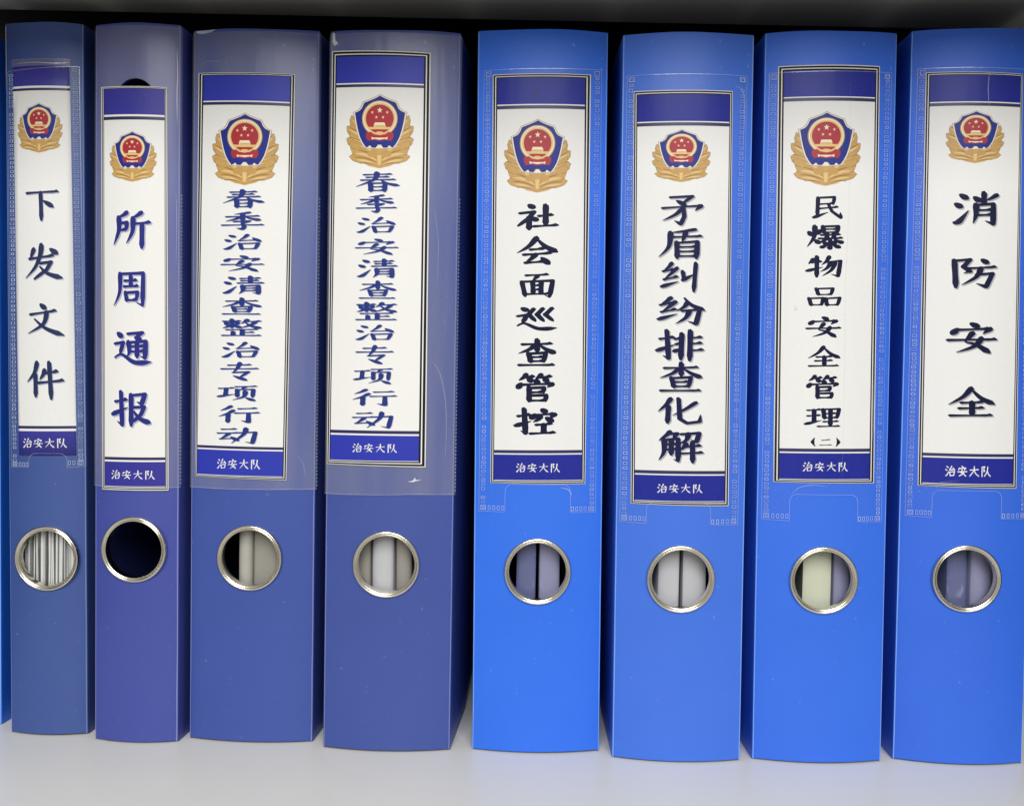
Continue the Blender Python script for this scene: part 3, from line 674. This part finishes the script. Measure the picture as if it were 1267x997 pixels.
def frame_marks(skin, spots, off=.62, h=.14):
    """embossed weld marks: small raised rectangular frames"""
    vv, ff = [], []
    for x, y, w, hh, t in spots:
        b = len(vv)
        for (a, c, o) in ((w, hh, off), (w - t * .5, hh - t * .5, off + h), (w - t, hh - t, off)):
            for sx, sy in ((-1, -1), (1, -1), (1, 1), (-1, 1)):
                vv.append(skin.point(x + sx * a / 2, y + sy * c / 2, o))
        for k in range(2):
            for j in range(4):
                p, q = b + k * 4 + j, b + k * 4 + (j + 1) % 4
                ff.append((p, q, q + 4, p + 4))
    return vv, ff

def make_pocket(i, d, skin, root):
    Q = d['pocket']; c0, c1, ct = d['cut']
    top, bot = (Q[0][1] + Q[1][1]) / 2, (Q[2][1] + Q[3][1]) / 2
    r = 3.2
    cut = [(c1, bot)] + [(c1 - r + r * math.cos(a), ct - r + r * math.sin(a)) for a in [k * math.pi / 12 for k in range(7)]] \
        + [(c0 + r + r * math.cos(a), ct - r + r * math.sin(a)) for a in [math.pi / 2 + k * math.pi / 12 for k in range(7)]] + [(c0, bot)]
    out = [lerp(Q[0], Q[3], k / 12) for k in range(12)] + [Q[3]] + list(reversed(cut)) + [Q[2]] + [lerp(Q[2], Q[1], k / 12) for k in range(1, 13)]
    if i == 1: out[0] = (Q[0][0], Q[0][1] )
    V, T, C = paint([('pocket', out)], cuts(skin.a))
    pk = lift('label_pocket', skin, V, T, C, .60, ['pocket'], root)
    # thin thick rim along the free edges
    polys = []
    for a, b in zip(out, out[1:] + out[:1]):
        L = math.hypot(b[0] - a[0], b[1] - a[1])
        if L < 1e-4: continue
        nx, ny = -(b[1] - a[1]) / L * .10, (b[0] - a[0]) / L * .10
        polys.append(('rim', [(a[0] + nx, a[1] + ny), (b[0] + nx, b[1] + ny), (b[0] - nx, b[1] - ny), (a[0] - nx, a[1] - ny)]))
    V, T, C = paint(polys, cuts(skin.a))
    lift('pocket_edge', skin, V, T, C, .66, ['rim'], pk)
    rnd = random.Random(40 + i)
    spots = []
    pitch = 1.95 if i != 6 else 2.2
    for side in (0, 1):
        n = int((top - bot - 3) / pitch)
        for k in range(n):
            t = (k + .9) * pitch / (top - bot)
            a, b = lerp(Q[0], Q[3], t), lerp(Q[1], Q[2], t)
            x = a[0] + 1.75 if side == 0 else b[0] - 1.75
            if rnd.random() < .05: continue
            spots.append((x + rnd.uniform(-.12, .12), (a[1] if side == 0 else b[1]) + rnd.uniform(-.08, .08), 1.75 + rnd.uniform(-.25, .15), (1.25 if i != 6 else 1.35) + rnd.uniform(-.2, .12), rnd.uniform(.26, .50)))
    for side in (0, 1):
        x0, x1 = (Q[3][0] + 4.2, c0 - .6) if side == 0 else (c1 + .6, Q[2][0] - 4.2)
        n = max(1, int((x1 - x0) / 1.9))
        yb = Q[3][1] if side == 0 else Q[2][1]
        for k in range(n + 1): spots.append((x0 + (x1 - x0) * (k + .2) / (n + .4), yb + 1.6, 1.15, 1.9, .42))
        xc = Q[3][0] + 1.9 if side == 0 else Q[2][0] - 1.9
        spots.append((xc, yb + 1.6, 2.3, 2.1, .5)); spots.append((xc, yb + 1.6, 1.1, 1.0, .4))
        if i != 1:
            p = Q[0] if side == 0 else Q[1]
            spots.append((p[0] + (2 if side == 0 else -2), p[1] - .1 - 1.6, 2.2, 2.2, .5))
    vv, ff = frame_marks(skin, spots, .63)
    s = mesh_from('weld_seam', vv, ff, [M['seam']], None, pk)
    describe(s, kind='stuff')
    # pressed flat strip under the marks: the weld itself is slightly milky
    polys = []
    for a0, a1, b0, b1 in ((Q[0], (Q[0][0] + 3.4, Q[0][1]), Q[3], (Q[3][0] + 3.4, Q[3][1])), ((Q[1][0] - 3.4, Q[1][1]), Q[1], (Q[2][0] - 3.4, Q[2][1]), Q[2])):
        polys.append(('pocket', [lerp(a0, b0, k / 12) for k in range(13)] + [lerp(b1, a1, k / 12) for k in range(13)]))
    V, T, C = paint(polys, cuts(skin.a))
    lift('weld_strip', skin, V, T, C, .48, ['pocket'], pk)
    return pk

def make_film(i, d, skin, root):
    """wide clear film over the whole upper spine, turned round both edges"""
    ue = skin.arc_end() - .3; yb = d['film']; rnd = random.Random(i)
    n = 24; wv = lambda t: .35 * math.sin(t * 5 + i) * (1 if i == 4 else .5) + rnd.uniform(-.07, .07)
    low = [(-ue + 2 * ue * k / n, yb + wv(k / n)) for k in range(n + 1)]
    hi = skin.H - 1.2
    out = low + [(ue, hi), (-ue, hi)]
    fl = skin.a - skin.r
    cu = [x for x in cuts(skin.a) if abs(x) < fl] + [sg * (fl + (ue - fl) * k / 6) for sg in (-1, 1) for k in range(7)]
    V, T, C = paint([('film', out)], sorted(cu), [yb + (hi - yb) * k / 4 for k in range(1, 4)], [circle(.3, 287.2, 8.3, 40)] if i == 2 else ())
    pk = lift('label_pocket', skin, V, T, C, .58, ['film'], root, 60)
    polys = [('rim', [low[k], low[k + 1], (low[k + 1][0], low[k + 1][1] + .28), (low[k][0], low[k][1] + .28)]) for k in range(n)]
    V, T, C = paint(polys, sorted(cu))
    lift('pocket_edge', skin, V, T, C, .64, ['rim'], pk, 60)
    spots = []
    x = fl + (ue - fl) * .72
    k = yb + 2
    while k < yb + 130: spots.append((x, k, .8, .7, .3)); k += 1.6
    vv, ff = frame_marks(skin, spots, .60, .08)
    describe(mesh_from('weld_seam', vv, ff, [M['seam']], None, pk), kind='stuff')
    return pk

WRINKLE_GLARE = {   # creases and painted glare lines on the film: points (mm), half width
    1: [([(-12, 303.5), (-4, 303.9), (6, 303.6), (12, 304.1)], .22)],
    2: [([(17.6, 309), (17.9, 298), (17.7, 288), (17.9, 276)], .22), ([(17.5, 246), (17.8, 232), (17.6, 214)], .16)],  # film glare down the right fold, painted as pale ribbons
    3: [([(-24, 303), (-21, 304.5), (-14, 304.2)], .12), ([(20, 131), (23, 127), (24, 121)], .12)],
    4: [([(17.6, 174), (21.5, 168), (24.0, 156), (24.6, 142), (24.2, 130)], .20), ([(18, 240), (20, 225), (19.6, 205)], .12)],  # first ribbon paints the curved glare on a lifted bubble
    5: [([(9.5, 118.6), (13.0, 117.6), (14.6, 114.8)], .26), ([(-24, 296), (-23.6, 262), (-23.9, 230)], .10)],
    6: [([(19.5, 292.5), (23.0, 290.6), (24.0, 282), (23.4, 262)], .22), ([(22.4, 170), (23.0, 150), (22.6, 131)], .12)],
    7: [([(-14.2, 117.6), (-10.8, 121.0), (-5.0, 122.2), (1, 121.6)], .18), ([(7.2, 122), (7.6, 160), (7.1, 205), (7.9, 250), (7.4, 297)], .07), ([(20.4, 168), (20.8, 150), (20.3, 141)], .2)],
    8: [([(3.4, 299.8), (3.1, 293), (3.7, 285)], .16), ([(-13.8, 121), (-12, 124), (-4, 125)], .08)],  # first ribbon paints an upright glare line on the film
}
def make_wrinkle_glare(i, skin, root):
    for pts, hw in WRINKLE_GLARE.get(i, []):
        P = spline(pts, 6); n = len(P); up, dn = [], []
        for k, (x, y) in enumerate(P):
            a = P[max(0, k - 1)]; b = P[min(n - 1, k + 1)]; L = math.hypot(b[0] - a[0], b[1] - a[1])
            w = hw * (.15 + .85 * math.sin(math.pi * k / (n - 1)))
            nx, ny = -(b[1] - a[1]) / L * w, (b[0] - a[0]) / L * w
            up.append((x + nx, y + ny)); dn.append((x - nx, y - ny))
        V, T, C = paint([('rim', up + list(reversed(dn)))], cuts(skin.a))
        lift('film_wrinkle_glare', skin, V, T, C, .80, ['rim'], root)

def scuff(skin, root, shapes, off=.68):
    for p in shapes:
        V, T, C = paint([('scuff', p)], cuts(skin.a))
        lift('scuff_mark', skin, V, T, C, off, ['scuff'], root)

LABEL = {
 0: 'bright blue ring binder cut off by the left edge of the photo',
 1: 'slim slate blue ring binder whose borderless label reads 下发文件',
 2: 'slim violet blue ring binder labelled 所周通报 with an empty black ring hole',
 3: 'wide indigo binder labelled 春季治安清查整治专项行动, its label set lower and its ring showing a black gap',
 4: 'wide dusky blue binder labelled 春季治安清查整治专项行动, its label set higher near a torn top corner',
 5: 'bright azure ring binder whose bold label reads 社会面巡查管控',
 6: 'paler cornflower blue ring binder whose label reads 矛盾纠纷排查化解',
 7: 'royal blue ring binder whose label reads 民爆物品安全管理 with (二) below',
 8: 'azure ring binder at the right end whose label reads 消防安全',
}
FOLD_COL = {0: (.22, .42, .90), 1: (.16, .23, .46), 2: (.22, .24, .52), 3: (.20, .24, .52), 4: (.17, .21, .48), 5: (.20, .40, .92), 6: (.22, .42, .90), 7: (.20, .38, .92), 8: (.22, .42, .92)}
FOLD = {k: plastic('painted_fold_highlight', c, .4, .6) for k, c in FOLD_COL.items()}  # lighter blues paint the bright highlight line along each fold
def binder(i, d):
    mat = COVER[i]
    root = bpy.data.objects.new('ring_binder', None); COL.objects.link(root)
    root.empty_display_size = .03
    root.location = (d['pos'][0] * MM, d['pos'][1] * MM, abs(d['lean']) * d['w'] / 2 * MM)
    root.rotation_euler = (0, d['lean'], d['yaw'])
    describe(root, LABEL[i], 'binder', 'blue ring binders standing in a row on the shelf')
    skin = Skin(d['w'], d['H'], d['s'] * 1.18, EDGE_R[i])
    skin.flare = {4: .055}.get(i, .034)
    holes = []
    if 'ring' in d:
        rx, ry, rw, rh = d['ring']; R = 14.9
        holes.append(circle(rx, ry, R - 1.7, 56))
    if i == 2: holes.append(circle(.3, 287.2, 8.6, 40))
    rr = i * 1.7
    make_spine(skin, holes, mat, root, lambda t: .12 * math.sin(t * 9 + rr))
    make_side(skin, 1, mat, root, d['H'], rr); make_side(skin, -1, mat, root, d['H'], rr + 2)
    make_fold(i, d, skin, root, FOLD[i])
    if 'ring' in d: make_ring(skin, rx, ry, R, root)
    if 'text' in d:
        card = make_card(i, d, skin, root)
        make_emblem(i, d, skin, card); make_lettering(i, d, skin, card); make_specks(i, skin, card)
    if 'pocket' in d: make_pocket(i, d, skin, root)
    if 'film' in d: make_film(i, d, skin, root)
    make_wrinkle_glare(i, skin, root)
    if i == 1:      # hazy lip of the pocket, painting the pale glare on the card's top
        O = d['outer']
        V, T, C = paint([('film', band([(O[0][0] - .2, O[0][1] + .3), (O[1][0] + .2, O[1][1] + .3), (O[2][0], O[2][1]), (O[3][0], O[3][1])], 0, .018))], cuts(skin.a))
        lift('pocket_lip_glare', skin, V, T, C, .62, ['film'], root)
    if i == 4:
        scuff(skin, root, [[(8.2, 120.5), (10.4, 121.0), (11.6, 122.4), (11.7, 121.3), (14.2, 121.3), (11.5, 120.6), (10.6, 120.2)],
                           [(-27.2, 315.6), (-26.2, 315.2), (-26.0, 312.5), (-24.6, 310.6), (-25.6, 310.3), (-26.4, 309.8), (-27.3, 311.5)]])
    if i == 3:
        scuff(skin, root, [[(-26.6, 318.0), (-20, 318.1), (-17.2, 318.3), (-19.5, 317.2), (-23, 316.6), (-26.4, 317.1)]])
    if i == 1:
        scuff(skin, root, [[(-17.1, 320.6), (-16.7, 320.6), (-16.8, 300), (-17.0, 291)]])
    return root, skin

BINDERS = {}
D[0] = {'pos': (-274.6, 16.0), 'yaw': 0.0, 'lean': 0.0, 'w': 56.0, 'H': 318.5, 's': 3.5}
for i in range(9): BINDERS[i] = binder(i, D[i])

# ---------------------------------------------------------------- what is filed inside, seen through the rings
def inside_mat(name, col, rough=.5, spec=.35): return plastic(name, col, rough, spec, .05, .1, 800)
GM = {
 'white': inside_mat('white_paper_edge', (.62, .62, .61)),
 'grey': inside_mat('grey_paper_edge', (.42, .42, .41)),
 'dim': inside_mat('warm_grey_folder', (.30, .285, .25)),
 'putty': inside_mat('putty_folder', (.40, .39, .345)),
 'blueish': inside_mat('dim_blue_sleeve', (.12, .135, .27), .3, .5),
 'lilac': inside_mat('lilac_grey_sleeve', (.26, .26, .40), .3, .5),
 'silver': inside_mat('silver_grey_folder', (.50, .50, .52), .35, .5),
 'cream': inside_mat('cream_folder', (.56, .58, .44)),
 'navy': inside_mat('navy_sheet', (.03, .04, .16), .3, .5),
}
def bundle(i, x0, x1, mat, y0=9.0, rnd=1.2, lean=0.0, label='', name='document_folder', cat='folder', group=None, z1=297.0):
    """a folder or wad of sheets standing on the shelf inside binder i: rounded front fold, 210 mm deep"""
    root = BINDERS[i][0]; d = D[i]
    bm = bmesh.new(); a = (x1 - x0) / 2; n = 8
    ring = []
    cxm = (x0 + x1) / 2 + d['ring'][0] + (d['pos'][0] - 11) * (y0 + d['s']) / 500
    for k in range(n + 1):
        th = math.pi * k / n
        ring.append((-a * math.cos(th), -rnd * math.sin(th)))
    ring += [(a, 210.0), (-a, 210.0)]
    zs = [0, 60, 82, 120, 220, z1]; rows = []
    for z in zs:
        w_ = .15 * math.sin(z * .05 + x0)
        rows.append([bm.verts.new(((x + w_ + cxm) * MM, y * MM, z * MM)) for x, y in ring])
    m = len(ring)
    for r0, r1 in zip(rows, rows[1:]):
        for k in range(m): bm.faces.new((r0[k], r0[(k + 1) % m], r1[(k + 1) % m], r1[k]))
    bm.faces.new(list(reversed(rows[0]))); bm.faces.new(rows[-1])
    bmesh.ops.recalc_face_normals(bm, faces=bm.faces)
    me = bpy.data.meshes.new(name); bm.to_mesh(me); bm.free(); smooth(me, 50)
    o = link(name, me, None, (mat,))
    c, s = math.cos(d['yaw']), math.sin(d['yaw'])
    lx, ly = 0.0, y0        # the fold coordinates below are measured from the ring's centre
    o.location = ((d['pos'][0] + lx * c - ly * s) * MM, (d['pos'][1] + lx * s + ly * c) * MM, 0.0006)
    o.rotation_euler = (0, lean, d['yaw'])
    describe(o, label, cat, group)
    return o

G = 'folders filed inside the ring binders'
bundle(3, -4.6, 1.7, GM['putty'], 6, 2.4, 0, 'narrow putty coloured folder beside the black gap in the indigo binder ring', group=G)
bundle(3, 2.3, 13.2, GM['dim'], 7, .8, 0, 'flat warm grey folder at the right in the indigo binder ring', group=G)
bundle(4, -14, -6.6, GM['dim'], 7, 1.5, 0, 'warm grey folder cut by the left of the dusky blue binder ring', group=G)
bundle(4, -5.6, 3.9, GM['silver'], 6, 1.6, 0, 'light silver folder in the middle of the dusky blue binder ring', group=G)
bundle(4, 5.0, 12.0, GM['dim'], 7, 1.8, 0, 'warm grey folder at the right of the dusky blue binder ring', group=G)
bundle(5, -9.6, -.9, GM['blueish'], 6, .8, 0, 'dim blue sleeve at the left in the first bright azure binder ring', group=G)
bundle(5, .9, 10.0, GM['lilac'], 6, .8, 0, 'lilac grey sleeve at the right in the first bright azure binder ring', group=G)
bundle(6, -10.2, -.9, GM['silver'], 6, .8, 0, 'silver folder at the left in the paler cornflower binder ring', group=G)
bundle(6, .9, 11.0, GM['silver'], 6, .8, 0, 'silver folder at the right in the paler cornflower binder ring', group=G)
bundle(7, -9.4, 3.0, GM['cream'], 6, .6, 0, 'cream folder filling most of the ring in the second binder from the right', group=G)
bundle(7, 4.0, 11.6, GM['lilac'], 7, 1.2, 0, 'lilac grey sleeve just right of the cream folder', group=G)
bundle(8, -9.2, -.3, GM['blueish'], 7, .8, 0, 'dim blue sleeve at the left in the rightmost binder ring', group=G)
bundle(8, 1.3, 12.0, GM['lilac'], 6, 1.6, 0, 'lilac grey sleeve at the right in the rightmost binder ring', group=G)

# the slim slate binder holds loose sheets; their front edges show as thin uneven strips
stack = bpy.data.objects.new('paper_stack', None); COL.objects.link(stack)
d1 = D[1]
stack.location = ((d1['pos'][0] - 1.6) * MM, (d1['pos'][1] + 2.2) * MM, .0006); stack.rotation_euler = (0, 0, d1['yaw'])
describe(stack, 'loose white sheets seen on edge through the slim slate blue binder ring', 'papers')
rnd = random.Random(5)
x = -12.6
while x < 12.4:
    t = rnd.choice((.35, .5, .7, 1.0, 1.5, 2.0)); g = rnd.choice((.12, .25, .4))
    y = rnd.uniform(0, 2.4); le = rnd.uniform(-.01, .012)
    bm = bmesh.new(); bmesh.ops.create_cube(bm, size=1)
    for v in bm.verts: v.co = Vector((v.co.x * t * MM, (v.co.y + .5) * .205, (v.co.z + .5) * .297))
    bmesh.ops.subdivide_edges(bm, edges=[e for e in bm.edges if abs((e.verts[0].co - e.verts[1].co).z) > .1], cuts=6)
    for v in bm.verts: v.co.x += .35 * MM * math.sin(v.co.z * 22 + x)
    me = bpy.data.meshes.new('sheet'); bm.to_mesh(me); bm.free()
    o = link('sheet', me, stack, (GM['white'] if rnd.random() < .75 else GM['grey'],))
    o.location = ((x + t / 2) * MM, y * MM, 0); o.rotation_euler = (0, le, 0)
    x += t + g
